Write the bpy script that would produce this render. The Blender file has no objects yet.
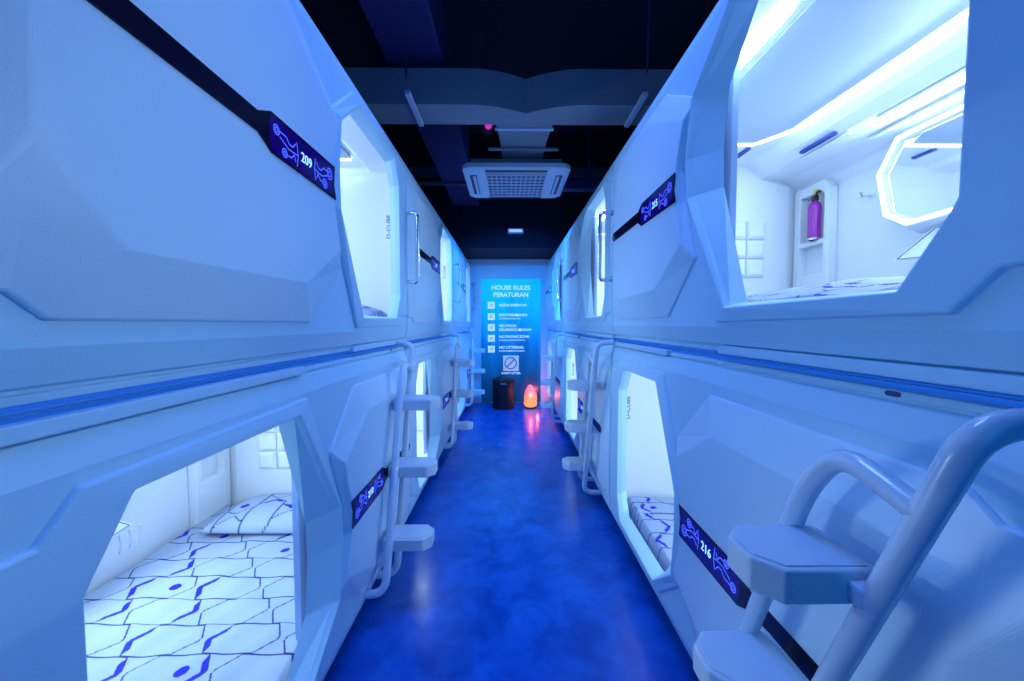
import bpy, bmesh, math, random
from mathutils import Vector, Matrix
from mathutils.geometry import tessellate_polygon
random.seed(7)
S = bpy.context.scene
COL = S.collection

# ------------------------------------------------------------------ camera
FPX = 372.0
EYE = Vector((0, 0, 1.475))
cam_d = bpy.data.cameras.new('camera'); cam = bpy.data.objects.new('camera', cam_d); COL.objects.link(cam)
cam_d.sensor_fit = 'HORIZONTAL'; cam_d.sensor_width = 36.0; cam_d.lens = 36.0 * FPX / 1024.0
cam_d.clip_start = 0.02; cam_d.clip_end = 60
cam.location = EYE
cam.rotation_euler = (math.pi / 2 - math.atan(16.5 / FPX), 0, -math.atan(3.5 / FPX))
S.camera = cam

# ------------------------------------------------------------------ world, exposure
w = bpy.data.worlds.new('world'); S.world = w; w.use_nodes = True
w.node_tree.nodes['Background'].inputs[0].default_value = (0.01, 0.03, 0.12, 1)
w.node_tree.nodes['Background'].inputs[1].default_value = 0.3
S.view_settings.view_transform = 'Standard'; S.view_settings.look = 'None'
S.view_settings.gamma = 1.0; S.view_settings.use_curve_mapping = False
S.view_settings.exposure = 0.0

LED = (0.57, 0.79, 1.0)
K = 1.0
def area(name, loc, rot, sx, sy, power, color=LED, spread=math.pi):
    l = bpy.data.lights.new(name, 'AREA'); l.shape = 'RECTANGLE'; l.size = sx; l.size_y = sy
    l.energy = power * K; l.color = color; l.spread = spread
    o = bpy.data.objects.new(name, l); COL.objects.link(o); o.location = loc; o.rotation_euler = rot
    return o
# unseen fill lights added to brighten the corridor: behind the camera, then overhead
BLUE = (0.006, 0.25, 1.0)
area('corridor_fill', (0.0, -1.3, 1.75), (math.radians(88), 0, 0), 1.3, 1.5, 13, BLUE)
area('corridor_fill', (0.0, 1.55, 3.55), (0, 0, 0), 1.0, 0.6, 25, (0.13, 0.27, 1.0), math.radians(118))  # added overhead fill, above the frame
# added fill hidden behind the air conditioner, brightening the far half of the corridor
area('corridor_fill', (0.07, 4.07, 2.87), (math.radians(48), 0, 0), 0.8, 0.08, 34, BLUE, math.radians(95))

# ------------------------------------------------------------------ materials
def nodes_of(m):
    m.use_nodes = True
    return m.node_tree.nodes, m.node_tree.links, m.node_tree.nodes['Principled BSDF']
def mat(name, col, rough=0.5, metal=0.0, emit=None, es=0.0, bump=0.0, bscale=200.0, coat=0.0, spec=0.5):
    m = bpy.data.materials.new(name); N, Lk, b = nodes_of(m)
    b.inputs['Base Color'].default_value = (*col, 1); b.inputs['Roughness'].default_value = rough
    b.inputs['Metallic'].default_value = metal; b.inputs['Coat Weight'].default_value = coat
    b.inputs['Specular IOR Level'].default_value = spec
    if emit:
        b.inputs['Emission Color'].default_value = (*emit, 1); b.inputs['Emission Strength'].default_value = es
    if bump:
        tc = N.new('ShaderNodeTexCoord'); nz = N.new('ShaderNodeTexNoise'); nz.inputs['Scale'].default_value = bscale
        nz.inputs['Detail'].default_value = 3
        bp = N.new('ShaderNodeBump'); bp.inputs['Strength'].default_value = bump; bp.inputs['Distance'].default_value = 0.002
        Lk.new(tc.outputs['Object'], nz.inputs['Vector']); Lk.new(nz.outputs['Fac'], bp.inputs['Height'])
        Lk.new(bp.outputs['Normal'], b.inputs['Normal'])
    return m
M_SHELL = mat('pod_plastic', (0.50, 0.78, 0.90), 0.42, bump=0.18, bscale=260)
M_PANEL = mat('pod_panel_plastic', (0.64, 0.84, 0.92), 0.36, bump=0.2, bscale=260)
M_INNER = mat('inner_plastic', (0.86, 0.89, 0.92), 0.3)
M_CEIL = mat('pod_ceiling_panel', (0.42, 0.50, 0.62), 0.45)
M_DARK = mat('stripe_black', (0.010, 0.010, 0.03), 0.12, spec=0.35)
M_SLOT = mat('slot_blue', (0.02, 0.05, 0.30), 0.5)
M_NUM = mat('number_glow', (0.1, 0.3, 0.9), 0.5, emit=(0.18, 0.42, 1.0), es=2.2)
M_EMB = mat('emblem_glow', (0.02, 0.05, 0.7), 0.5, emit=(0.06, 0.13, 1.0), es=1.7)
M_LED = mat('led_strip', (0.9, 0.95, 1.0), 0.4, emit=(0.55, 0.78, 1.0), es=9.0)
M_SHUT = mat('shutter_plastic', (0.28, 0.44, 0.78), 0.4)
M_SEAM = mat('seam_blue_glow', (0.03, 0.15, 0.6), 0.4, emit=(0.01, 0.17, 0.80), es=0.4)  # weakly emissive blue for the strip added in the seam
M_DISP = mat('number_display', (0.004, 0.003, 0.08), 0.15, emit=(0.006, 0.0, 0.12), es=0.7)
M_CHROME = mat('chrome', (0.75, 0.78, 0.82), 0.12, metal=1.0)
M_TUBE = mat('white_painted_tube', (0.62, 0.74, 0.82), 0.2, coat=0.5)
M_STEP = mat('step_plastic', (0.62, 0.72, 0.76), 0.5, bump=0.2, bscale=200)
M_MIRROR = mat('mirror', (0.85, 0.9, 0.95), 0.03, metal=1.0)
M_INK = mat('print_ink', (0.03, 0.04, 0.18), 0.5)
M_WALL = mat('wall_paint', (0.62, 0.72, 0.80), 0.7, bump=0.2, bscale=60)
M_CONC = mat('ceiling_dark', (0.006, 0.003, 0.022), 0.85)
M_BEAM = mat('beam_paint', (0.03, 0.025, 0.13), 0.8)
M_DUCT = mat('duct_metal', (0.22, 0.27, 0.33), 0.55, bump=0.3, bscale=20)
M_AC = mat('ac_plastic', (0.50, 0.64, 0.80), 0.4)
M_ACD = mat('ac_slot', (0.05, 0.06, 0.12), 0.6)
M_BIN = mat('bin_black', (0.006, 0.006, 0.012), 0.5)
M_RED = mat('extinguisher_magenta', (0.42, 0.010, 0.42), 0.25, coat=0.5)
M_YEL = mat('yellow_cap', (0.8, 0.65, 0.05), 0.4)
M_WHITE = mat('white_print_glow', (0.85, 0.9, 0.95), 0.5, emit=(0.6, 0.85, 1.0), es=0.5)  # emission added so the white print reads brighter than its lighting

def floor_mat():
    m = bpy.data.materials.new('polished_concrete'); N, Lk, b = nodes_of(m)
    tc = N.new('ShaderNodeTexCoord'); n1 = N.new('ShaderNodeTexNoise'); n1.inputs['Scale'].default_value = 4.5; n1.inputs['Detail'].default_value = 9
    n1.inputs['Roughness'].default_value = 0.65; n1.inputs['Distortion'].default_value = 0.6
    cr = N.new('ShaderNodeValToRGB'); cr.color_ramp.elements[0].position = 0.35; cr.color_ramp.elements[0].color = (0.003, 0.075, 0.42, 1)
    cr.color_ramp.elements[1].position = 0.72; cr.color_ramp.elements[1].color = (0.012, 0.17, 0.72, 1)
    Lk.new(tc.outputs['Object'], n1.inputs['Vector']); Lk.new(n1.outputs['Fac'], cr.inputs['Fac']); Lk.new(cr.outputs['Color'], b.inputs['Base Color'])
    n2 = N.new('ShaderNodeTexNoise'); n2.inputs['Scale'].default_value = 7; n2.inputs['Detail'].default_value = 6
    mr = N.new('ShaderNodeMapRange'); mr.inputs['To Min'].default_value = 0.10; mr.inputs['To Max'].default_value = 0.34
    Lk.new(tc.outputs['Object'], n2.inputs['Vector']); Lk.new(n2.outputs['Fac'], mr.inputs['Value']); Lk.new(mr.outputs['Result'], b.inputs['Roughness'])
    n3 = N.new('ShaderNodeTexNoise'); n3.inputs['Scale'].default_value = 14; n3.inputs['Detail'].default_value = 5
    bp = N.new('ShaderNodeBump'); bp.inputs['Strength'].default_value = 0.12; bp.inputs['Distance'].default_value = 0.01
    Lk.new(tc.outputs['Object'], n3.inputs['Vector']); Lk.new(n3.outputs['Fac'], bp.inputs['Height']); Lk.new(bp.outputs['Normal'], b.inputs['Normal'])
    return m
M_FLOOR = floor_mat()

def attr_mat(name, rough):
    m = bpy.data.materials.new(name); N, Lk, b = nodes_of(m)
    a = N.new('ShaderNodeAttribute'); a.attribute_name = 'print'
    Lk.new(a.outputs['Color'], b.inputs['Base Color']); b.inputs['Roughness'].default_value = rough
    return m
M_CLOTH = attr_mat('printed_bedding', 0.85)

def poster_mat():
    m = bpy.data.materials.new('poster_print_glow'); N, Lk, b = nodes_of(m)
    tc = N.new('ShaderNodeTexCoord'); sp = N.new('ShaderNodeSeparateXYZ'); Lk.new(tc.outputs['Generated'], sp.inputs[0])
    wv = N.new('ShaderNodeTexNoise'); wv.inputs['Scale'].default_value = 1.6; wv.inputs['Detail'].default_value = 2
    mp = N.new('ShaderNodeMapping'); mp.inputs['Rotation'].default_value = (0, 0.9, 0); mp.inputs['Scale'].default_value = (3.0, 1, 0.8)
    Lk.new(tc.outputs['Generated'], mp.inputs['Vector']); Lk.new(mp.outputs['Vector'], wv.inputs['Vector'])
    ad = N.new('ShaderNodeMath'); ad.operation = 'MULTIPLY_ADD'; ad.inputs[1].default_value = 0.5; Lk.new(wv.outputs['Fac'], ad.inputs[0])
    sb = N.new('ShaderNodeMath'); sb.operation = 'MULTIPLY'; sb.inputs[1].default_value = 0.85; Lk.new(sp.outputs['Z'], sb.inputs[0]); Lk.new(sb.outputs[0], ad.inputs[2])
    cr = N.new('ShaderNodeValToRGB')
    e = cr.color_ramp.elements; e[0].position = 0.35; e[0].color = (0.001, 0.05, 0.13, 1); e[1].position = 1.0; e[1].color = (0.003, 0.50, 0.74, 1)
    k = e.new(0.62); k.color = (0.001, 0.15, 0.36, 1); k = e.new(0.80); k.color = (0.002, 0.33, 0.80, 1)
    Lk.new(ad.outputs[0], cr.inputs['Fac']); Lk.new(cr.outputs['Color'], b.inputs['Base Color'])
    Lk.new(cr.outputs['Color'], b.inputs['Emission Color']); b.inputs['Emission Strength'].default_value = 0.5  # unlit poster: its brightness is partly put in as emission
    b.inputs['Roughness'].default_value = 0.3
    return m
def salt_mat():
    m = bpy.data.materials.new('glowing_salt'); N, Lk, b = nodes_of(m)
    tc = N.new('ShaderNodeTexCoord'); sp = N.new('ShaderNodeSeparateXYZ'); Lk.new(tc.outputs['Generated'], sp.inputs[0])
    nz = N.new('ShaderNodeTexNoise'); nz.inputs['Scale'].default_value = 5; Lk.new(tc.outputs['Generated'], nz.inputs['Vector'])
    ad = N.new('ShaderNodeMath'); ad.operation = 'MULTIPLY_ADD'; ad.inputs[1].default_value = 0.5; Lk.new(nz.outputs['Fac'], ad.inputs[0]); Lk.new(sp.outputs['Z'], ad.inputs[2])
    cr = N.new('ShaderNodeValToRGB'); e = cr.color_ramp.elements
    e[0].position = 0.3; e[0].color = (1.0, 0.34, 0.02, 1); e[1].position = 1.0; e[1].color = (1.0, 0.10, 0.22, 1)
    k = e.new(0.6); k.color = (1.0, 0.20, 0.05, 1)
    Lk.new(ad.outputs[0], cr.inputs['Fac']); Lk.new(cr.outputs['Color'], b.inputs['Emission Color']); b.inputs['Emission Strength'].default_value = 1.3
    b.inputs['Base Color'].default_value = (0.8, 0.25, 0.12, 1)
    return m

# ------------------------------------------------------------------ mesh helpers
class MB:
    def __init__(s): s.v = []; s.f = []
    def poly(s, pts):
        i = len(s.v); s.v += [Vector(p) for p in pts]; s.f.append(list(range(i, i + len(pts)))); return s
    def box(s, a, b):
        x0, y0, z0 = a; x1, y1, z1 = b
        c = [(x0,y0,z0),(x1,y0,z0),(x1,y1,z0),(x0,y1,z0),(x0,y0,z1),(x1,y0,z1),(x1,y1,z1),(x0,y1,z1)]
        for q in ((0,3,2,1),(4,5,6,7),(0,1,5,4),(1,2,6,5),(2,3,7,6),(3,0,4,7)): s.poly([c[k] for k in q])
        return s
    def flat(s, loops, fn):
        """flat polygon with holes; loops in 2D, fn maps 2D to 3D"""
        pts = [p for l in loops for p in l]
        for t in tessellate_polygon([[Vector((p[0], p[1], 0)) for p in l] for l in loops]):
            s.poly([fn(*pts[k]) for k in t])
        return s
    def prism(s, loop, fn0, fn1, holes=()):
        loops = [list(loop)] + [list(h) for h in holes]
        s.flat(loops, fn0); s.flat(loops, fn1)
        for l in loops: s.ring([fn0(*p) for p in l], [fn1(*p) for p in l])
        return s
    def ring(s, A, B, closed=True):
        n = len(A)
        for k in range(n if closed else n - 1):
            j = (k + 1) % n; s.poly([A[k], A[j], B[j], B[k]])
        return s
    def tube(s, pts, r, seg=14, caps=True, closed=False):
        pts = [Vector(p) for p in pts]; rings = []; n = len(pts); up = None
        for k in range(n):
            if closed: t = (pts[(k+1) % n] - pts[k-1]).normalized()
            else: t = (pts[min(k + 1, n - 1)] - pts[max(k - 1, 0)]).normalized()
            if up is None:
                up = Vector((0, 0, 1)) if abs(t.z) < 0.9 else Vector((1, 0, 0))
            a = (up - t * up.dot(t)).normalized(); up = a; b = t.cross(a)
            rr = r[k] if isinstance(r, (list, tuple)) else r
            rings.append([pts[k] + (a * math.cos(q * 2 * math.pi / seg) + b * math.sin(q * 2 * math.pi / seg)) * rr for q in range(seg)])
        for k in range(n - 1): s.ring(rings[k], rings[k + 1])
        if closed: s.ring(rings[-1], rings[0])
        elif caps: s.poly(rings[0][::-1]); s.poly(rings[-1])
        return s
    def lathe(s, prof, c=(0, 0, 0), seg=24):
        c = Vector(c); R = [[c + Vector((r * math.cos(q * 2 * math.pi / seg), r * math.sin(q * 2 * math.pi / seg), z)) for q in range(seg)] for r, z in prof]
        for k in range(len(R) - 1): s.ring(R[k], R[k + 1])
        s.poly(R[0][::-1]); s.poly(R[-1]); return s
    def build(s, name, m, parent=None, bevel=0.0, smooth=False, kind=None, seg=2, angle=25):
        me = bpy.data.meshes.new(name); bm = bmesh.new()
        vs = [bm.verts.new(p) for p in s.v]
        for f in s.f:
            try: bm.faces.new([vs[k] for k in f])
            except ValueError: pass
        bmesh.ops.remove_doubles(bm, verts=bm.verts, dist=1e-5)
        bmesh.ops.recalc_face_normals(bm, faces=bm.faces)
        for f in bm.faces: f.smooth = smooth
        bm.to_mesh(me); bm.free(); me.materials.append(m)
        if smooth: me.set_sharp_from_angle(angle=math.radians(40))
        o = bpy.data.objects.new(name, me); COL.objects.link(o)
        if parent: o.parent = parent
        if kind: o['kind'] = kind
        if bevel:
            b = o.modifiers.new('bevel', 'BEVEL'); b.width = bevel; b.segments = seg; b.limit_method = 'ANGLE'; b.angle_limit = math.radians(angle)
        return o
def fillet(pts, rad, n=7):
    """round the inner corners of a path"""
    pts = [Vector(p) for p in pts]; out = [pts[0]]
    for k in range(1, len(pts) - 1):
        p = pts[k]; a = pts[k-1] - p; b = pts[k+1] - p
        R = min(rad, a.length * 0.48, b.length * 0.48); a.normalize(); b.normalize()
        A = p + a * R; B = p + b * R
        for q in range(n + 1):
            t = q / n; out.append(A * (1-t)**2 + p * 2 * t * (1-t) + B * t * t)
    out.append(pts[-1]); return out
def thing(name, label, cat, loc=(0, 0, 0), rz=0, group=None):
    o = bpy.data.objects.new(name, None); COL.objects.link(o); o.empty_display_size = 0.05
    o.location = loc; o.rotation_euler = (0, 0, rz); tag(o, label, cat, group); return o
def tag(o, label, cat, group=None):
    o['label'] = label; o['category'] = cat
    if group: o['group'] = group
    return o
def text_mesh(txt, name, size, m, parent, origin, right, up, ext=0.001, align='CENTER', sx=1.0, bold=0.0):
    c = bpy.data.curves.new(name, 'FONT'); c.body = txt; c.size = size; c.extrude = ext; c.align_x = align; c.align_y = 'CENTER'
    c.resolution_u = 3; c.offset = bold
    t = bpy.data.objects.new('tmp', c); COL.objects.link(t)
    dg = bpy.context.evaluated_depsgraph_get(); me = bpy.data.meshes.new_from_object(t.evaluated_get(dg))
    bpy.data.objects.remove(t); bpy.data.curves.remove(c)
    r = Vector(right).normalized(); u = Vector(up).normalized(); n = r.cross(u); o0 = Vector(origin)
    for v in me.vertices:
        v.co = o0 + r * v.co.x * sx + u * v.co.y + n * v.co.z
    me.name = name; me.materials.clear(); me.materials.append(m)
    o = bpy.data.objects.new(name, me); COL.objects.link(o)
    if parent: o.parent = parent
    return o
def copy_tree(o, parent=None):
    c = o.copy(); COL.objects.link(c)
    if parent: c.parent = parent
    for ch in KIDS.get(o.name, []):
        copy_tree(ch, c)
    return c
KIDS = {}
def index_children():
    KIDS.clear()
    for o in bpy.data.objects:
        if o.parent: KIDS.setdefault(o.parent.name, []).append(o)

# ------------------------------------------------------------------ room shell
PITCH = 2.16; Y0 = 0.40; YEND = 6.92; BACKY = -1.6
def struct(name, mb, m, **k): return mb.build(name, m, kind='structure', **k)
struct('floor', MB().box((-2.3, BACKY, -0.1), (2.3, YEND, 0.0)), M_FLOOR)
struct('ceiling', MB().box((-2.3, BACKY, 3.75), (2.3, YEND, 3.85)), M_CONC)
struct('wall_end', MB().box((-2.3, YEND, 0.0), (2.3, YEND + 0.1, 3.75)), M_WALL)
struct('wall_left', MB().box((-2.4, BACKY, 0.0), (-2.3, YEND, 3.75)), M_WALL)
struct('wall_right', MB().box((2.3, BACKY, 0.0), (2.4, YEND, 3.75)), M_WALL)
struct('wall_back', MB().box((-2.3, BACKY - 0.1, 0.0), (2.3, BACKY, 3.75)), M_CONC)
# beams under the slab
struct('trim_1', MB().box((-0.86, BACKY, 3.32), (-0.46, 5.9, 3.75)), M_BEAM, bevel=0.01)
struct('trim_2', MB().box((-2.3, 5.9, 2.67), (2.3, YEND, 3.75)), M_CONC)
struct('trim_3', MB().box((-2.3, 4.55, 3.35), (2.3, 4.85, 3.75)), M_CONC)

# ------------------------------------------------------------------ sleeping pods
L, H = PITCH, 1.26
XW = {-1: 0.695, 1: 0.717}
ZT_ = {(-1, 'upper'): 1.34, (1, 'upper'): 1.365, (-1, 'lower'): 0.08, (1, 'lower'): 0.105}
# outlines in (u along the pod from the opening's end, v away from the seam, d out towards the corridor)
BO = [(0.02,.19,.0),(.13,.19,.0),(.19,.125,.0),(.868,.115,.0),(1.098,.60,.0),(1.110,.74,.0),(1.082,.97,.0),(.86,1.165,.0),(.20,1.165,.0),(.02,1.08,.0)]
BC = [(.188,.31,.012),(.198,.29,.012),(.275,.168,.014),(.805,.163,.020),(1.052,.59,.032),(1.062,.74,.034),(1.03,.955,.032),(.81,1.135,.020),(.265,1.135,.014),(.188,1.0,.012)]
BI = [(.183,.315,-.02),(.193,.295,-.02),(.27,.175,-.02),(.80,.170,-.0),(1.03,.595,.010),(1.04,.74,.010),(1.008,.948,.010),(.80,1.13,.0),(.26,1.125,-.02),(.183,.995,-.02)]
BH = [(.165,.325,-.055),(.175,.305,-.055),(.255,.178,-.055),(.80,.180,-.055),(.948,.60,-.055),(.955,.74,-.055),(.93,.94,-.055),(.775,1.12,-.055),(.245,1.12,-.055),(.165,.985,-.055)]

def pod(side, level, label, number):
    xw = XW[side]; flip = (side < 0) == (level == 'upper')
    root = thing('sleeping_pod', label, 'sleeping pod', (side * xw, Y0, ZT_[side, level]), group='white capsule pods stacked two high along the corridor')
    def P(u, v, d):                       # front coordinates
        y = L - u if flip else u
        z = v if level == 'upper' else H - v
        return Vector((-side * d, y, z))
    def Q(u, z, d):                       # same, but height measured from the pod's own floor
        return Vector((-side * d, L - u if flip else u, z))
    at = lambda d: (lambda u, v: P(u, v, d))
    # outer body
    b = MB(); e = 0.003
    A = [Vector((side * 0.03, y, z)) for y, z in ((e, e), (L - e, e), (L - e, H - e), (e, H - e))]
    B = [Vector((side * 1.28, y, z)) for y, z in ((e, e), (L - e, e), (L - e, H - e), (e, H - e))]
    b.ring(A, B); b.poly(B); b.build('shell', M_SHELL, root)
    # front plate: flat field with the frame hole, sloped bands and lips along both long edges
    f = MB()
    f.flat([[(.012, .10), (L - .012, .10), (L - .012, 1.18), (.012, 1.18)], [p[:2] for p in BO]], at(0.0))
    prof = [(.10, 0.0), (.042, -.014), (.038, -.026), (.032, -.026), (.030, -.018), (.016, -.020), (.016, -.05), (.004, -.05)]
    for (v0, d0), (v1, d1) in zip(prof, prof[1:]):
        f.poly([P(.012, v0, d0), P(L - .012, v0, d0), P(L - .012, v1, d1), P(.012, v1, d1)])
    prof2 = [(1.18, 0.0), (1.235, -.018), (H - .003, -.05)]
    for (v0, d0), (v1, d1) in zip(prof2, prof2[1:]):
        f.poly([P(.012, v0, d0), P(L - .012, v0, d0), P(L - .012, v1, d1), P(.012, v1, d1)])
    for ue, us in ((.012, .003), (L - .012, L - .003)):
        full = prof[::-1] + prof2
        for (v0, d0), (v1, d1) in zip(full, full[1:]):
            f.poly([P(ue, v0, d0), P(ue, v1, d1), P(us, v1, d1 - .03), P(us, v0, d0 - .03)])
    f.build('front_plate', M_SHELL, root, bevel=0.003)
    # a lip strip fattened over the opening's half, with a notch where it ends
    lip = MB(); lo = [(.015, .036), (.86, .036), (.875, .024), (.875, .009), (.015, .009)]
    lip.prism(lo, at(-.03), at(-.004)); lip.build('edge_lip', M_SHELL, root, bevel=0.003)
    MB().prism([(.02, .0005), (L - .02, .0005), (L - .02, .017), (.02, .017)], at(-.060), at(-.047)).build('seam_glow_strip', M_SEAM, root)  # added strip filling the gap with a faint blue glow
    # opening frame
    BS = [(a + (.5 - a) * .006, b + (.63 - b) * .006, c + .011) for a, b, c in BO]
    g = MB(); g.ring([P(*p) for p in BO], [P(*p) for p in BS]); g.ring([P(*p) for p in BS], [P(*p) for p in BC]); g.ring([P(*p) for p in BC], [P(*p) for p in BI]); g.ring([P(*p) for p in BI], [P(*p) for p in BH])
    g.build('opening_frame', M_SHELL, root, bevel=0.005)
    # sliding shutter parked in the jamb beside the opening
    sh = MB(); sh.prism([(.985, .12), (1.45, .12), (1.45, 1.12), (.985, 1.12)], at(-.125), at(-.100)); sh.build('sliding_shutter', M_SHUT, root, bevel=0.004)
    # raised panel
    p = MB()
    PO = [(1.02,.36),(1.26,.14),(2.0,.14),(2.045,.18),(2.146,.18),(2.146,.405),(2.146,.86),(2.146,1.10),(2.05,1.10),(2.0,1.145),(1.32,1.145),(1.04,.97),(1.120,.74),(1.108,.60)]
    PI_ = [(1.085,.425),(1.34,.268),(1.91,.262),(1.91,.262),(2.024,.405),(2.024,.405),(2.024,.86),(2.024,.86),(1.94,1.06),(1.94,1.06),(1.46,1.088),(1.075,.90),(1.135,.74),(1.128,.60)]
    a0 = [P(u, v, -.002) for u, v in PO]; a1 = [P(u, v, .007) for u, v in PO]; a2 = [P(u, v, .040) for u, v in PI_]
    p.ring(a0, a1)
    n = len(PO)
    for k in range(n):
        j = (k + 1) % n
        if (a2[k] - a2[j]).length < 1e-6: p.poly([a1[k], a1[j], a2[k]])
        else: p.poly([a1[k], a1[j], a2[j], a2[k]])
    pi = []
    for q in PI_:
        if not pi or q != pi[-1]: pi.append(q)
    p.flat([pi], at(.040)); p.build('side_panel', M_PANEL, root, bevel=0.006, seg=3, angle=8)
    # black stripe with the glowing number
    st = MB(); sl = [(1.122,.603),(1.136,.655),(1.128,.724),(1.505,.720),(1.56,.692),(2.02,.692),(2.04,.665),(2.01,.636),(1.56,.636),(1.505,.606)]
    st.prism(sl, at(.0395), at(.0435)); stripe = st.build('number_stripe', M_DARK, root, bevel=0.0015)
    MB().prism([(1.145,.611),(1.150,.655),(1.145,.714),(1.50,.712),(1.515,.69),(1.515,.63),(1.50,.612)], at(.043), at(.0440)).build('number_display', M_DISP, stripe)
    right = (0, -side * 1.0, 0); upv = (0, 0, 1)
    c0 = P(1.33, .660, .0446)
    text_mesh(number, 'room_number', 0.043, M_NUM, stripe, c0, right, upv, 0.0008)
    def ribbon(pts, wd=.0014):
        pts = [Vector((a, b, 0)) for a, b in pts]
        for s0, s1 in zip(pts, pts[1:]):
            t = (s1 - s0).normalized(); nn = Vector((-t.y, t.x, 0)) * wd
            em.poly([P(q.x, q.y, .0446) for q in (s0 + nn, s1 + nn, s1 - nn, s0 - nn)])
    def circ(cx, cy, r): ribbon([(cx + r * math.cos(k * math.pi / 8), cy + r * math.sin(k * math.pi / 8)) for k in range(17)])
    for s_, r1, r2 in ((-1, .019, .015), (1, .013, .012)):
        c = 1.33; em = MB()
        circ(c + s_ * .155, .680, r1); circ(c + s_ * .155, .680, r1 * .5); circ(c + s_ * .118, .632, r2); circ(c + s_ * .118, .632, r2 * .45)
        ribbon([(c + s_ * .142, .682), (c + s_ * .108, .682), (c + s_ * .095, .668), (c + s_ * .075, .668), (c + s_ * .062, .684)])
        ribbon([(c + s_ * .105, .632), (c + s_ * .085, .632), (c + s_ * .07, .648), (c + s_ * .062, .63)])
        ribbon([(c + s_ * .14, .668), (c + s_ * .10, .652), (c + s_ * .08, .652), (c + s_ * .05, .655)])
        ribbon([(c + s_ * .055, .62), (c + s_ * .048, .655), (c + s_ * .055, .692)])
        em.build('circuit_emblem', M_EMB, stripe)
    # small latch hole under the seam
    if level == 'lower':
        k = MB()
        pts = [(1.86 + sx * .009 + .006 * math.cos(t), .0235 + .005 * math.sin(t)) for sx, ts in ((1, (-1.57, -.8, 0, .8, 1.57)), (-1, (1.57, 2.36, 3.14, 3.93, 4.71))) for t in ts]
        k.prism(pts, at(-.024), at(-.0175)); k.build('latch_hole', M_INK, root)
    # interior lining -------------------------------------------------
    li = MB(); U0, U1 = .05, 2.11; D0, D1 = -.055, -1.24
    hole = [(u, (v if level == 'upper' else H - v)) for u, v, _ in BH]
    li.flat([[(U0, .04), (U1, .04), (U1, 1.2), (U0, 1.2)], hole], lambda u, z: Q(u, z, D0))
    sec = [(D0, .04), (D1, .04), (D1, .94), (D1 + .03, 1.01), (D1 + .12, 1.05), (D1 + .27, 1.075), (D1 + .33, 1.11), (D1 + .39, 1.165), (-.24, 1.165), (-.215, 1.135), (D0, 1.125)]
    for (d0, z0), (d1, z1) in zip(sec, sec[1:]): li.poly([Q(U0, z0, d0), Q(U1, z0, d0), Q(U1, z1, d1), Q(U0, z1, d1)])
    for u in (U0, U1): li.flat([sec], lambda d, z, u=u: Q(u, z, d))
    li.build('inner_lining', M_INNER, root, bevel=0.015, seg=3)
    # ceiling panel, its light ring and mouldings
    CP = [(.22, -.70), (.34, -.80), (1.62, -.80), (1.78, -.70), (1.78, -.27), (.22, -.27)]
    cp = MB(); cp.prism(CP, lambda u, d: Q(u, 1.163, d), lambda u, d: Q(u, 1.150, d)); cp.build('ceiling_panel', M_CEIL, root, bevel=0.004)
    RG = [(.20, -.28), (.20, -.71), (.33, -.825), (.95, -.825), (.99, -.845), (1.30, -.845), (1.34, -.825), (1.64, -.825), (1.80, -.71), (1.80, -.28)]
    rg = MB(); rg.tube([Q(u, 1.152, d) for u, d in RG], 0.007, seg=6); rg.build('ceiling_light_ring', M_LED, root)
    mo = MB()
    for (ua, ub, d, z, wd) in ((.25, .78, -1.0, 1.068, .012), (.95, 1.35, -1.0, 1.068, .012), (1.48, 1.78, -.985, 1.070, .012), (.3, 1.5, -1.105, 1.048, .010)):
        mo.box(tuple(map(min, zip(Q(ua, z, d - wd), Q(ub, z - .012, d + wd)))), tuple(map(max, zip(Q(ua, z, d - wd), Q(ub, z - .012, d + wd)))))
    mo.build('cove_moulding', M_INNER, root, bevel=0.004)
    for (ua, ub, d, z) in ((1.52, 1.74, -.945, 1.088), (.55, .75, -.945, 1.088), (1.86, 1.98, -.72, 1.166), (1.86, 1.98, -.47, 1.166)):
        q0, q1 = Q(ua, z, d - .012), Q(ub, z - .014, d + .012)
        sv = MB(); sv.box(tuple(map(min, zip(q0, q1))), tuple(map(max, zip(q0, q1)))); sv.build('air_slot', M_SLOT, root)
    pl = MB(); pr = [(.80, -.165), (.83, -.150), (1.30, -.150), (1.33, -.165), (1.33, -.185), (1.30, -.200), (.83, -.200), (.80, -.185)]
    pl.prism(pr, lambda u, d: Q(u, 1.128 , d), lambda u, d: Q(u, 1.112, d)); pl.build('reading_lamp', M_LED, root, bevel=0.004)
    # end wall door panel with a quilted pad
    dp = MB(); dp.prism([(-.16, .06), (-1.15, .06), (-1.15, 1.02), (-.95, 1.06), (-.16, 1.02)], lambda d, z: Q(U1, z, d), lambda d, z: Q(U1 - .018, z, d))
    dp.build('end_panel', M_INNER, root, bevel=0.004)
    qp = MB()
    for k in range(3):
        for j in range(2):
            d0 = -.74 - .125 * j; z0 = .42 + .125 * k
            a = [(d0, z0), (d0 - .12, z0), (d0 - .12, z0 + .12), (d0, z0 + .12)]
            c = [(d0 - .02, z0 + .02), (d0 - .10, z0 + .02), (d0 - .10, z0 + .10), (d0 - .02, z0 + .10)]
            qp.ring([Q(U1 - .018, z, d) for d, z in a], [Q(U1 - .032, z, d) for d, z in a]); qp.ring([Q(U1 - .032, z, d) for d, z in a], [Q(U1 - .046, z, d) for d, z in c])
            qp.poly([Q(U1 - .046, z, d) for d, z in c])
    qp.build('quilted_pad', M_INNER, root, bevel=0.006)
    # opening end: printed lettering running down the wall
    te = Vector(Q(U0 + .0015, .78 if level == 'upper' else .80, -.055 - .045))
    nrm = (Q(U0 + 1, .7, -.2) - Q(U0, .7, -.2)).normalized(); rt_ = Vector((0, 0, 1)); up_ = nrm.cross(rt_)
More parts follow.
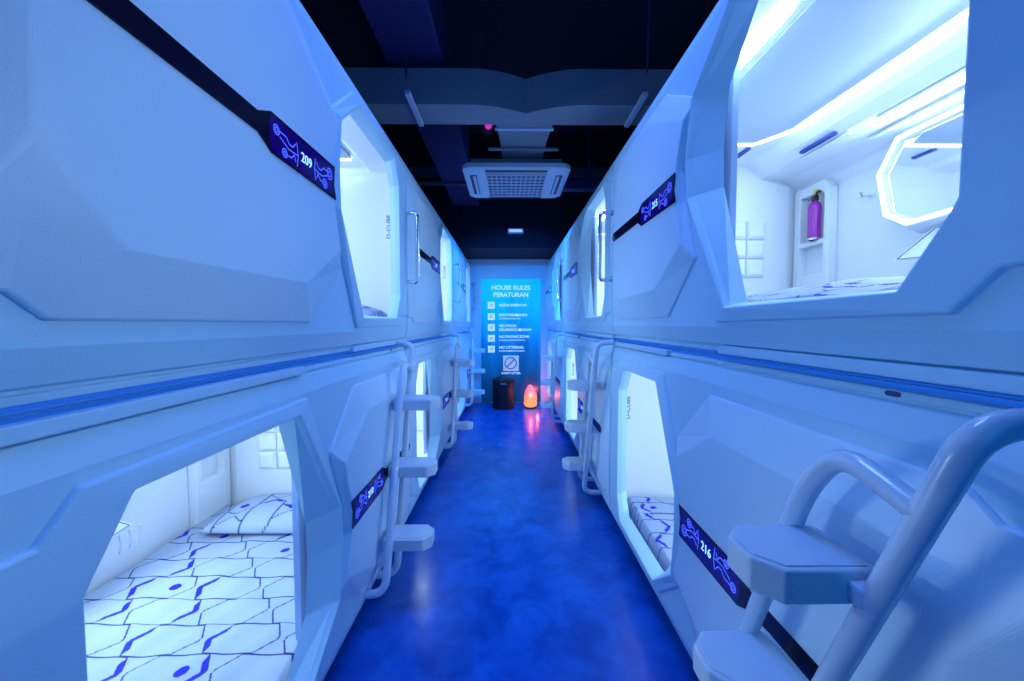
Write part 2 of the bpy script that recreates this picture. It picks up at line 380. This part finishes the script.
    text_mesh('D-CUBE', 'wall_lettering', 0.036, M_INK, root, te, rt_, up_, 0.0008, sx=1.25)
    # niche beside the end panel
    ni = MB(); ni.prism([(1.82, .05), (2.09, .05), (2.09, .98), (1.86, .98), (1.82, .92)], lambda u, z: Q(u, z, D1 + .001), lambda u, z: Q(u, z, D1 + .055),
                        holes=[[(1.86, .63), (2.04, .63), (2.04, .92), (1.88, .92), (1.86, .89)], [(1.86, .42), (2.04, .42), (2.04, .60), (1.86, .60)]])
    ni.build('wall_niche', M_INNER, root, bevel=0.006)
    # mirror with light ring
    MR = [(1.47,.85),(1.39,.985),(.86,.985),(.76,.82),(.84,.61),(1.33,.59),(1.43,.655)]
    cx = sum(a for a, _ in MR) / 7; cz = sum(b for _, b in MR) / 7
    def off(k): return [(cx + (a - cx) * k, cz + (b - cz) * (1 + (k - 1) * 1.4)) for a, b in MR]
    XM = D1 + .10
    fr = MB(); fr.ring([Q(a, b, D1 + .004) for a, b in off(1.20)], [Q(a, b, XM) for a, b in off(1.09)]); fr.ring([Q(a, b, XM) for a, b in off(1.09)], [Q(a, b, XM) for a, b in off(1.0)])
    fr.ring([Q(a, b, XM) for a, b in off(1.0)], [Q(a, b, XM - .02) for a, b in off(.97)])
    frame = fr.build('mirror_frame', M_INNER, root, bevel=0.005)
    mi = MB(); mi.poly([Q(a, b, XM - .018) for a, b in off(.975)]); mi.build('mirror_glass', M_MIRROR, frame)
    lr = MB(); lr.tube([Q(a, b, XM + .004) for a, b in off(1.035)], .0065, seg=6, closed=True); lr.build('mirror_light_ring', M_LED, frame)
    # folding table flap on the back wall
    TB = [(1.40,.415),(1.27,.545),(1.15,.560),(.92,.560),(.86,.40),(1.16,.37),(1.22,.40)]
    tb = MB(); tb.prism(TB, lambda u, z: Q(u, z, D1 + .03 + (.56 - z) * .35), lambda u, z: Q(u, z, D1 + .045 + (.56 - z) * .35)); tf = tb.build('folding_table', M_INNER, root, bevel=0.003)
    tl = MB()
    cu = 1.13; cv = .47
    T2 = [(cu + (a - cu) * .93, cv + (b - cv) * .90) for a, b in TB]; dd = lambda z, o=0: D1 + .0465 + (.56 - z) * .35 + o
    for k in range(7):
        if k in (3, 5): continue
        a = T2[k]; b_ = T2[(k + 1) % 7]; tl.tube([Q(a[0], a[1], dd(a[1])), Q(b_[0], b_[1], dd(b_[1]))], .0016, seg=5)
    tl.build('table_outline', M_INK, tf)
    # chevron ribs low on the back wall
    for k in range(9):
        u0 = .45 + .05 * (k % 3) + .48 * (k // 3); ch = MB()
        ch.tube([Q(u0 + .018 * math.cos(t), .30 + .055 * math.sin(t), D1 + .002) for t in [x * .35 - 1.05 for x in range(7)]], .006, seg=6)
        ch.build('chevron_rib', M_INNER, root)
    # hooks
    hk = MB(); hk.tube([Q(1.62, .80, D1), Q(1.62, .80, D1 + .05), Q(1.62, .82, D1 + .06)], .006, seg=8); hk.tube([Q(1.58, .80, D1 + .02), Q(1.66, .80, D1 + .02)], .004, seg=8); hk.build('coat_hook', M_CHROME, root)
    if level == 'upper':
        uh = .035; za, zb = .42, .87
        h = MB(); h.tube(fillet([Q(uh, zb, 0), Q(uh, zb + .01, .085), Q(uh, za - .01, .085), Q(uh, za, 0)], .05), .0135, seg=14)
        hd = h.build('grab_handle', M_CHROME, root, smooth=True)
        for z in (za, zb): MB().tube([Q(uh, z, -.004), Q(uh, z, .010)], .026, seg=18).build('handle_mount', M_CHROME, hd, smooth=True)
    # feet
    if level == 'lower':
        for uu in (.14, L - .14):
            for d in (-.12, -1.1):
                ft = MB(); q = Q(uu, 0, d); ft.lathe([(.028, -.08), (.028, -.065), (.018, -.06), (.018, .01)], q, 12); ft.build('foot', M_TUBE, root)
    return root, Q

def pod_light(side, level, bay, power):
    """the lamps of a pod: its ceiling ring shines down, the mirror ring shines out"""
    xw = XW[side]; flip = (side < 0) == (level == 'upper'); y0 = Y0 + PITCH * bay
    yy = lambda u: y0 + (L - u if flip else u)
    z = ZT_[side, level]
    area('pod_ceiling_lamp', (side * (xw + .815), yy(.98), z + 1.139), (0, 0, math.pi / 2), 1.28, 0.016, power * 0.30)
    if bay < 2:
        for zz in (.575, 1.008):
            area('mirror_lamp', (side * (xw + 1.128), yy(1.11), z + zz), (0, -side * math.pi / 2 * -1, 0), 0.012, 0.50, power * 0.8)
    area('pod_reading_lamp', (side * (xw + .175), yy(1.065), z + 1.108), (0, 0, math.pi / 2), 0.46, 0.035, power * 0.18)

PODS = {}
SIDE = {-1: 'left', 1: 'right'}
LAB = {
 (-1,'upper',0): ('white upper pod on the left nearest the camera, glowing number 209 on its black stripe','209'),
 (-1,'lower',0): ('white lower pod on the left nearest the camera, its opening showing the patterned bed','210'),
 (1,'upper',0): ('white upper pod on the right nearest the camera, open onto a magenta fire extinguisher','215'),
 (1,'lower',0): ('white lower pod on the right nearest the camera, glowing number 216 behind the steps','216'),
 (-1,'upper',1): ('white upper pod on the left, middle of its row behind the first chrome grab handle','211'),
 (-1,'lower',1): ('white lower pod on the left, middle of its row, a bright slit behind ladder steps','212'),
 (1,'upper',1): ('white upper pod on the right, middle of its row, chrome handle crossing its bright opening','213'),
 (1,'lower',1): ('white lower pod on the right, middle of its row, behind the second ladder','214'),
 (-1,'upper',2): ('white upper pod at the far end of the left row beside the end wall','217'),
 (-1,'lower',2): ('white lower pod at the far end of the left row, nearest the black bin','218'),
 (1,'upper',2): ('white upper pod at the far end of the right row beside the end wall','219'),
 (1,'lower',2): ('white lower pod at the far end of the right row, beside the salt lamp','220'),
}
for side in (-1, 1):
    for level in ('upper', 'lower'):
        PODS[(side, level, 0)], _ = pod(side, level, *LAB[(side, level, 0)])
index_children()
for (s_, lv, bay), (lb, num) in LAB.items():
    if bay == 0: continue
    c = copy_tree(PODS[(s_, lv, 0)]); c['label'] = lb; c.location.y = Y0 + PITCH * bay; PODS[(s_, lv, bay)] = c
    # own number on the stripe
    for o in bpy.data.objects:
        if o.name.startswith('room_number') and o.parent and o.parent.parent == c:
            mats = o.data.copy(); o.data = mats
            me_o = text_mesh(num, 'tmpnum', 0.043, M_NUM, None, (0, 0, 0), (0, -s_, 0), (0, 0, 1), 0.0008)
            src = me_o.data
            flip = (s_ < 0) == (lv == 'upper'); off_ = Vector((-s_ * .0446, L - 1.33 if flip else 1.33, .660 if lv == 'upper' else H - .660))
            for v in src.vertices: v.co += off_
            src.name = 'room_number'; o.data = src; bpy.data.objects.remove(me_o); bpy.data.meshes.remove(mats)
POW = 7.2
for (s_, lv, bay) in LAB: pod_light(s_, lv, bay, POW)

# ------------------------------------------------------------------ bedding
def sdf_cell(x, y, a, b, c):
    x = abs(x); y = abs(y); d1 = max(x - a, y - b); d2 = (x + y * .75) / 1.25 - c
    return max(d1, d2)
INK = (0.004, 0.004, 0.55, 1); CLOTH = (0.36, 0.44, 0.58, 1); INK2 = (0.012, 0.02, 0.16, 1)
def cloth_color(x, y):
    px, py = .30, .142; sx = x + y * .12
    r = math.floor(y / py + .5); best = CLOTH
    for rr in (r - 1, r, r + 1):
        ox = (.5 if rr % 2 else 0) * px
        k = math.floor((sx - ox) / px + .5)
        for kk in (k - 1, k, k + 1):
            dx = sx - ox - kk * px; dy = y - rr * py
            s = sdf_cell(dx, dy, .136, .069, .1135)
            if abs(s) < .0028: return INK2
            if -.018 < s < 0 and abs(dx) > .092 and (kk + rr) % 3 != 1 and dx * (1 if rr % 2 else -1) > 0 and abs(dy) < .062: return INK
            if (kk * 2 + rr) % 5 == 0:
                if math.hypot((dx + .055) , dy * 1.0) < .021: return INK
    return best
def bed(side, level, bay, label, res, bump=0.0, uc=1.1, dc=.78, us=.55, ds=.50):
    xw = XW[side]; flip = (side < 0) == (level == 'upper'); y0 = Y0 + PITCH * bay
    root = None
    x0, x1 = .068, 1.225; ya, yb = .065, 2.085
    nx = int((x1 - x0) / res); ny = int((yb - ya) / res)
    me = bpy.data.meshes.new('bed_quilt'); vs = []; fs = []; cols = []
    zb = ZT_[side, level] + .046
    for j in range(ny + 1):
        u = ya + (yb - ya) * j / ny
        for i in range(nx + 1):
            d = x0 + (x1 - x0) * i / nx
            e = min(d - x0, x1 - d, u - ya, yb - u); rnd = .035
            edge = 1 - max(0, 1 - e / rnd) ** 2.4
            z = .135 * edge
            z += (.0035 * math.sin(9 * d + 5 * u) + .003 * math.sin(23 * u - 7 * d) * math.sin(11 * d) + .002 * math.sin(41 * d + 17 * u)) * edge
            z += bump * edge * math.exp(-((u - uc) / us) ** 2) * math.exp(-((d - dc) / ds) ** 2)
            fold = u - .28 - .02 * math.sin(6 * d)
            if not bump: z += .016 / (1 + math.exp(fold * 120)) * edge
            vs.append((side * (xw + d), y0 + (L - u if flip else u), zb + z))
            cols.append(cloth_color(d + (.07 if (fold < 0) else 0), u * (1 if fold > 0 else -1.2)))
    w_ = nx + 1
    for j in range(ny):
        for i in range(nx): fs.append((j * w_ + i, j * w_ + i + 1, (j + 1) * w_ + i + 1, (j + 1) * w_ + i))
    # underside skirt
    base = len(vs)
    border = [i for i in range(w_)] + [j * w_ + nx for j in range(1, ny + 1)] + [ny * w_ + i for i in range(nx - 1, -1, -1)] + [j * w_ for j in range(ny - 1, 0, -1)]
    for b_ in border: vs.append((vs[b_][0], vs[b_][1], zb)); cols.append(CLOTH)
    n = len(border)
    fs.append(tuple(range(base, base + n)))
    me.from_pydata([Vector(v) for v in vs], [], fs)
    fi = []
    me.update()
    at_ = me.color_attributes.new('print', 'FLOAT_COLOR', 'POINT')
    flat = [c for col in cols for c in col]; at_.data.foreach_set('color', flat)
    me.polygons.foreach_set('use_smooth', [True] * len(me.polygons)); me.materials.append(M_CLOTH)
    o = bpy.data.objects.new('bed_quilt', me); COL.objects.link(o); tag(o, label, 'bedding', 'patterned quilts on the pod beds'); return o
def pillow(side, level, bay, label, res=.006):
    xw = XW[side]; flip = (side < 0) == (level == 'upper'); y0 = Y0 + PITCH * bay
    me = bpy.data.meshes.new('pillow'); vs = []; fs = []; cols = []; nx, ny = 90, 60
    for s in (1, -1):
        for j in range(ny + 1):
            for i in range(nx + 1):
                a = i / nx * 2 - 1; b = j / ny * 2 - 1
                t = max(0, (1 - abs(a) ** 3.2)) ** .5 * max(0, (1 - abs(b) ** 3.0)) ** .5
                pin = 1 - .06 * (1 - abs(b) ** 2) * 0; d = .62 + a * .44; u = 1.87 + b * .20
                z = s * (.085 if s > 0 else .03) * t + (.004 * math.sin(9 * a + 4 * b) * t if s > 0 else 0)
                vs.append((side * (xw + d), y0 + (L - u if flip else u), ZT_[side, level] + .046 + .168 + z)); cols.append(cloth_color(u * 1.0 + .1, d * .9 + .03))
    w_ = nx + 1; m_ = w_ * (ny + 1)
    for s in (0, 1):
        for j in range(ny):
            for i in range(nx): fs.append(tuple(s * m_ + k for k in (j * w_ + i, j * w_ + i + 1, (j + 1) * w_ + i + 1, (j + 1) * w_ + i)))
    me.from_pydata(vs, [], fs); at_ = me.color_attributes.new('print', 'FLOAT_COLOR', 'POINT'); at_.data.foreach_set('color', [c for col in cols for c in col])
    me.polygons.foreach_set('use_smooth', [True] * len(me.polygons)); me.materials.append(M_CLOTH)
    bm = bmesh.new(); bm.from_mesh(me); bmesh.ops.remove_doubles(bm, verts=bm.verts, dist=1e-4); bmesh.ops.recalc_face_normals(bm, faces=bm.faces); bm.to_mesh(me); bm.free()
    o = bpy.data.objects.new('pillow', me); COL.objects.link(o); tag(o, label, 'pillow'); return o
bed(-1, 'lower', 0, 'white quilt with blue hexagon outlines and dots in the nearest lower left pod', .0032)
bed(1, 'upper', 0, 'mounded white and blue quilt in the upper right pod, below the fire extinguisher', .008, bump=.115)
bed(1, 'lower', 0, 'patterned white quilt in the near lower right pod, seen left of number 216', .007)
bed(-1, 'upper', 0, 'patterned quilt corner low in the upper left pod opening after number 209', .006, bump=.075, uc=.26, dc=.22, us=.16, ds=.14)
pillow(-1, 'lower', 0, 'white patterned pillow on the bed at the far end of the near lower left pod')

# ------------------------------------------------------------------ fire extinguisher
ex = thing('fire_extinguisher', 'small magenta fire extinguisher with a yellow cap in a niche of the upper right pod', 'fire extinguisher', (XW[1] + 1.24 - .052, Y0 + 1.93, ZT_[1, 'upper'] + .632))
MB().lathe([(.030, 0), (.034, .004), (.034, .20), (.030, .222), (.016, .238), (.014, .245)], seg=28).build('cylinder', M_RED, ex, smooth=True)
MB().lathe([(.0345, .0), (.0345, .012)], seg=28).build('base_ring', M_CHROME, ex)
MB().lathe([(.016, .24), (.019, .246), (.019, .27), (.012, .275)], seg=20).build('valve', M_BIN, ex, smooth=True)
MB().tube([(0, 0, .266), (-.015, -.035, .285), (-.02, -.06, .28)], .007, seg=8).build('lever', M_BIN, ex)
MB().lathe([(.012, .275), (.015, .282), (.012, .300), (.004, .303)], (-.012, -.02, .004), seg=16).build('safety_cap', M_YEL, ex)

# ------------------------------------------------------------------ ladders
def ladder(side, ytop, label, slope=.32):
    sg = 1 if side > 0 else -1; xw = XW[side]; XR = .60; r = .020
    root = thing('pod_ladder', label, 'ladder', (0, 0, 0), group='step ladders fixed to the pod fronts')
    y1 = lambda z: ytop + sg * slope * (1.31 - z); y2 = lambda z: y1(z) + sg * .195
    X = lambda x: side * x
    zb = .135
    p1 = [(X(xw - .005), y1(1.36), 1.352), (X(XR), y1(1.34), 1.345), (X(XR), y1(zb), zb), (X(xw + .05), y1(zb), zb - .005)]
    MB().tube(fillet(p1, .10, 9), r, seg=18).build('side_rail', M_TUBE, root, smooth=True)
    p2 = [(X(XR), y1(1.20), 1.20), (X(XR), y2(1.25) - sg * .035, 1.245), (X(XR), y2(1.15), 1.15), (X(XR), y2(zb + .03), zb + .03), (X(xw + .05), y2(zb + .03), zb + .025)]
    MB().tube(fillet(p2, .12, 12), r, seg=18).build('side_rail', M_TUBE, root, smooth=True)
    for zt in (1.055, .72, .385):
        ya = y1(zt - .03) + sg * .03; yb = y2(zt - .03) - sg * .018; xo, xi = (.435 if sg > 0 else .395), .640; c = .04
        lp = [(X(xo + c), ya), (X(xi), ya), (X(xi), yb), (X(xo + c), yb), (X(xo), yb - sg * c), (X(xo), ya + sg * c)]
        stp = MB().prism(lp, lambda x, y: Vector((x, y, zt - .062)), lambda x, y: Vector((x, y, zt))).build('step', M_STEP, root, bevel=0.006, seg=3)
        cx = sum(p[0] for p in lp) / 6; cy = sum(p[1] for p in lp) / 6
        li_ = [(cx + (x - cx) * .86, cy + (y - cy) * .86) for x, y in lp]
        MB().prism(li_, lambda x, y: Vector((x, y, zt - .001)), lambda x, y: Vector((x, y, zt + .003))).build('tread_pad', M_STEP, stp, bevel=0.002)
        bk = MB(); xs = sorted((X(XR - .022), X(XR + .022))); ys = sorted((y1(zt - .035), ya + sg * .02))
        bk.box((xs[0], ys[0], zt - .052), (xs[1], ys[1], zt - .016)); bk.build('bracket', M_TUBE, stp, bevel=0.006)
    return root
ladder(1, .475, 'pale ladder with big tubular rail in the right foreground, its steps before number 216', .37)
ladder(1, 2.53, 'pale tubular ladder on the right between the first and second pod columns')
ladder(1, 2.53 + PITCH, 'farthest tubular ladder on the right, its steps against the red glow')
ladder(-1, 2.32, 'nearest tubular ladder on the left with three steps jutting over the floor')
ladder(-1, 2.32 + PITCH, 'second tubular ladder on the left, against the middle lower pod')
ladder(-1, 2.32 + 2 * PITCH - .12, 'farthest ladder on the left, beside the poster')

# ------------------------------------------------------------------ ceiling services
ac = thing('ceiling_air_conditioner', 'white square cassette air conditioner hanging over the middle of the corridor', 'air conditioner', (0.07, 3.62, 2.80))
o_ = [(-.47, -.33), (-.42, -.385), (.42, -.385), (.47, -.33), (.47, .33), (.42, .385), (-.42, .385), (-.47, .33)]
k_ = [(a * .94, b * .94) for a, b in o_]
m = MB(); m.prism(o_, lambda x, y: Vector((x, y, .05)), lambda x, y: Vector((x, y, .012))); m.ring([Vector((a, b, .012)) for a, b in o_], [Vector((a, b, 0)) for a, b in k_])
m.flat([k_], lambda x, y: Vector((x, y, 0))); m.build('fascia', M_AC, ac, bevel=0.004)
MB().box((-.40, -.30, .05), (.40, .34, .12)).build('casing', M_DUCT, ac, bevel=0.006)
for s in (-1, 1):
    MB().box((s * .385 - .03, -.24, -.004), (s * .385 + .03, .24, .004)).build('louvre_slot', M_ACD, ac, bevel=.002)
    MB().box((s * .375 - .012, -.23, -.010), (s * .375 + .012, .23, -.003)).build('louvre', M_AC, ac, bevel=.003)
    MB().box((-.27, s * .33 - .022, -.004), (.27, s * .33 + .022, .004)).build('louvre_slot', M_ACD, ac, bevel=.002)
MB().box((-.27, -.27, -.003), (.27, .27, .003)).build('grille_backing', M_ACD, ac)
g = MB()
for k in range(13): x = -.265 + k * .53 / 12; g.box((x - .0045, -.265, -.014), (x + .0045, .265, -.003))
for k in range(8): y = -.265 + k * .53 / 7; g.box((-.265, y - .006, -.016), (.265, y + .006, -.003))
g.build('intake_grille', M_AC, ac)

du = thing('air_duct', 'wide grey air duct crossing above the corridor with a branch to the air conditioner', 'duct', (0, 0, 0))
zd0, zd1 = 3.0, 3.245; yf, yb_ = 2.66, 2.92; cxd = .125
m = MB()
def yfront(x):
    t = abs(x - cxd); return yf + (0.11 * (1 - t / .42) ** 2 if t < .42 else 0)
xs = [-2.2, -1.2, -.6] + [cxd - .42 + .03 * k for k in range(29)] + [.7, 1.3, 2.2]
fr_ = [(x, yfront(x)) for x in xs]; lp = fr_ + [(2.2, yb_), (-2.2, yb_)]
m.prism(lp, lambda x, y: Vector((x, y, zd0)), lambda x, y: Vector((x, y, zd1))); m.build('main_run', M_DUCT, du)
b0 = [(-.10, 2.90, 3.0), (.345, 2.90, 3.0), (.345, 2.90, 3.2), (-.10, 2.90, 3.2)]
b1 = [(-.07, 3.14, 2.97), (.315, 3.14, 2.97), (.315, 3.14, 3.16), (-.07, 3.14, 3.16)]
b2 = [(-.05, 3.50, 2.925), (.30, 3.50, 2.925), (.30, 3.50, 3.09), (-.05, 3.50, 3.09)]
m = MB(); m.ring([Vector(p) for p in b0], [Vector(p) for p in b1]); m.ring([Vector(p) for p in b1], [Vector(p) for p in b2]); m.poly(b2); m.build('branch', M_DUCT, du, bevel=.012)
m = MB()
for y, z, w0, w1 in ((2.96, 2.990, -.10, .345),): m.box((w0 - .005, y - .012, z - .01), (w1 + .005, y + .012, z + .004))
m.build('joint_band', M_AC, du)
hg = tag(MB().box((-.17, 3.19, 2.935), (.42, 3.215, 2.955)).build('duct_hanger_bar', M_DUCT, None, bevel=.003), 'thin horizontal hanger bar under the duct branch above the air conditioner', 'bar')
# hanger rods with light channel ends
for (xa, xb, za, zb2, yy_, lb) in ((-.66, -.60, 3.06, 2.955, 2.45, 'pale slanted hanger strap under the left half of the duct'), (.90, .84, 3.10, 2.95, 2.45, 'pale slanted hanger strap under the right half of the duct')):
    hs = thing('hanger_strap', lb, 'hanger', (0, 0, 0), group='hangers carrying the air duct')
    MB().tube([(xa, yy_, 3.75), (xa, yy_ + .03, za)], .006, seg=8).build('threaded_rod', M_BEAM, hs)
    m = MB(); m.box((xa - .018, 2.50, 2.972), (xa + .018, 2.90, 2.998)); m.build('channel', M_AC, hs, bevel=.003)
cp_ = tag(MB().tube(fillet([(-2.0, 3.98, 2.95), (-.45, 3.98, 2.95), (-.2, 3.93, 2.93), (-.02, 3.86, 2.93)], .1), .022, seg=10).build('coolant_pipe', M_ACD, None, smooth=True), 'dark insulated pipe running left from the back of the air conditioner', 'pipe')
tag(MB().box((.55, 4.25, 3.00), (1.6, 4.37, 3.10)).box((.9, 4.30, 3.10), (.93, 4.32, 3.75)).box((1.5, 4.30, 3.10), (1.53, 4.32, 3.75)).build('cable_tray', M_BEAM, None, bevel=.004), 'dim cable tray to the right of the air conditioner', 'cable tray')
# camera dome with a magenta light
cd = thing('ceiling_camera', 'small dark ceiling camera with a magenta lit eye, left of the duct branch', 'camera', (-.17, 3.05, 3.05))
MB().tube([(0, 0, .12), (0, 0, .70)], .012, seg=8).build('mount_pole', M_BEAM, cd)
MB().lathe([(.02, -.055), (.045, -.04), (.055, 0), (.055, .10), (.03, .125)], seg=20).build('housing', M_BIN, cd, smooth=True)
MB().tube([(.012, -.05, -.015), (.014, -.062, -.02)], .028, seg=14).build('lens', mat('magenta_glow', (.4, .02, .3), .4, emit=(.75, .03, .45), es=.8), cd)
vb = thing('emergency_light', 'small white rectangular fitting on the dark beam above the end wall', 'light fitting', (.11, 5.88, 2.92))
MB().box((-.12, -.05, -.035), (.12, .018, .035)).build('casing', M_AC, vb, bevel=.006)
MB().box((-.10, -.056, -.018), (.10, -.048, .018)).build('lens', M_WHITE, vb)

# ------------------------------------------------------------------ end wall: poster, bin, salt lamp
XP, WP, ZT = .045, 1.10, 2.30; YP = YEND - .02
po = thing('rules_poster', 'tall blue house rules poster on the end wall', 'poster', (XP, YP, .02))
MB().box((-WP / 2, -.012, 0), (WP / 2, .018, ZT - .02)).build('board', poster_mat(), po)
def T(txt, size, x, z, name='lettering', align='LEFT', sx=1.0, m=M_WHITE): return text_mesh(txt, name, size, m, po, (x, -.0135, z), (1, 0, 0), (0, 0, 1), .001, align, sx, bold=size * .022)
T('HOUSE RULES', .115, 0, 2.12, 'title', 'CENTER', 1.0); T('PERATURAN', .115, 0, 1.99, 'title', 'CENTER', 1.0)
rows = [(1.80, 'SILENCE/SENYAP', ''), (1.59, 'SHOWER/MANDI', 'AT THE DESIGNATED AREA'), (1.39, 'NO FOOD', ''), (1.19, 'NO PHONE ZONE', 'KAWASAN LARANGAN TELEFON'), (.99, 'NO LITTERING', 'DILARANG MEMBUANG SAMPAH')]
for z, a, b in rows:
    ic = MB().box((-.425, -.020, z - .062), (-.30, -.012, z + .062)).build('icon_tile', M_WHITE, po)
    s = MB(); s.tube([(-.3625 + .030 * math.cos(t * .7854), -.0205, z + .022 * math.sin(t * .7854)) for t in range(8)], .006, seg=5, closed=True)
    s.tube([(-.385, -.0205, z - .02), (-.34, -.0205, z + .02)], .005, seg=5); s.build('icon', mat('icon_red', (.7, .2, .25), .5), ic)
    T(a, .068, -.22, z + (.03 if b or 'FOOD' in a else 0))
    if 'FOOD' in a: T('DILARANG MAKAN', .068, -.22, z - .042)
    if b: T(b, .032, -.22, z - .035)
sg_ = MB().box((-.145, -.020, .585), (.145, -.012, .87)).build('prohibition_sign', mat('sign_paper', (.75, .78, .70), .5, emit=(.4, .6, .6), es=.2), po)
m = MB(); m.tube([(-.005 + .105 * math.cos(t * math.pi / 12), -.0205, .728 + .105 * math.sin(t * math.pi / 12)) for t in range(24)], .010, seg=6, closed=True)
m.tube([(-.075, -.0205, .658), (.065, -.0205, .798)], .010, seg=6); m.build('ring_and_bar', mat('sign_brown', (.30, .20, .16), .6), sg_)
T('DON\'T LITTER', .055, 0, .54, 'caption', 'CENTER')

bn = thing('waste_bin', 'black cylindrical waste bin on the floor in front of the poster', 'bin', (-.09, 6.50, 0))
MB().lathe([(.175, 0), (.19, .01), (.195, .45), (.20, .455), (.20, .475), (.188, .478)], seg=36).build('body', M_BIN, bn, smooth=True)
MB().lathe([(.185, .474), (.198, .48), (.198, .515), (.16, .535), (.02, .54)], seg=36).build('lid', M_BIN, bn, smooth=True)
MB().box((-.04, -.212, .44), (.06, -.185, .465)).build('lid_tab', M_CHROME, bn, bevel=.004)

sl_ = thing('salt_lamp', 'glowing orange and pink salt lamp on the floor right of the black bin', 'lamp', (.385, 6.50, 0))
m = MB(); rg_ = []
prof = [(.085, .02), (.112, .05), (.115, .17), (.105, .26), (.075, .34), (.03, .405)]
for r, z in prof: rg_.append([Vector((r * math.cos(q * .6283) * (1 + random.uniform(-.07, .07)), r * math.sin(q * .6283) * (1 + random.uniform(-.07, .07)), z + random.uniform(-.008, .008))) for q in range(10)])
for a, b in zip(rg_, rg_[1:]): m.ring(a, b)
m.poly(rg_[0][::-1]); m.poly(rg_[-1]); m.build('salt_rock', salt_mat(), sl_, bevel=.008)
MB().lathe([(.10, 0), (.105, .003), (.105, .022), (.08, .028)], seg=24).build('base', mat('lamp_wood', (.10, .04, .02), .5), sl_)
for (x, y, z, p) in ((.385, 6.34, .25, 2.2), (.52, 6.62, .22, 2.8)):
    l = bpy.data.lights.new('salt_lamp_light', 'POINT'); l.energy = p * K; l.color = (1.0, .13, .07); l.shadow_soft_size = .01
    o = bpy.data.objects.new('salt_lamp_light', l); COL.objects.link(o); o.location = (x, y, z)
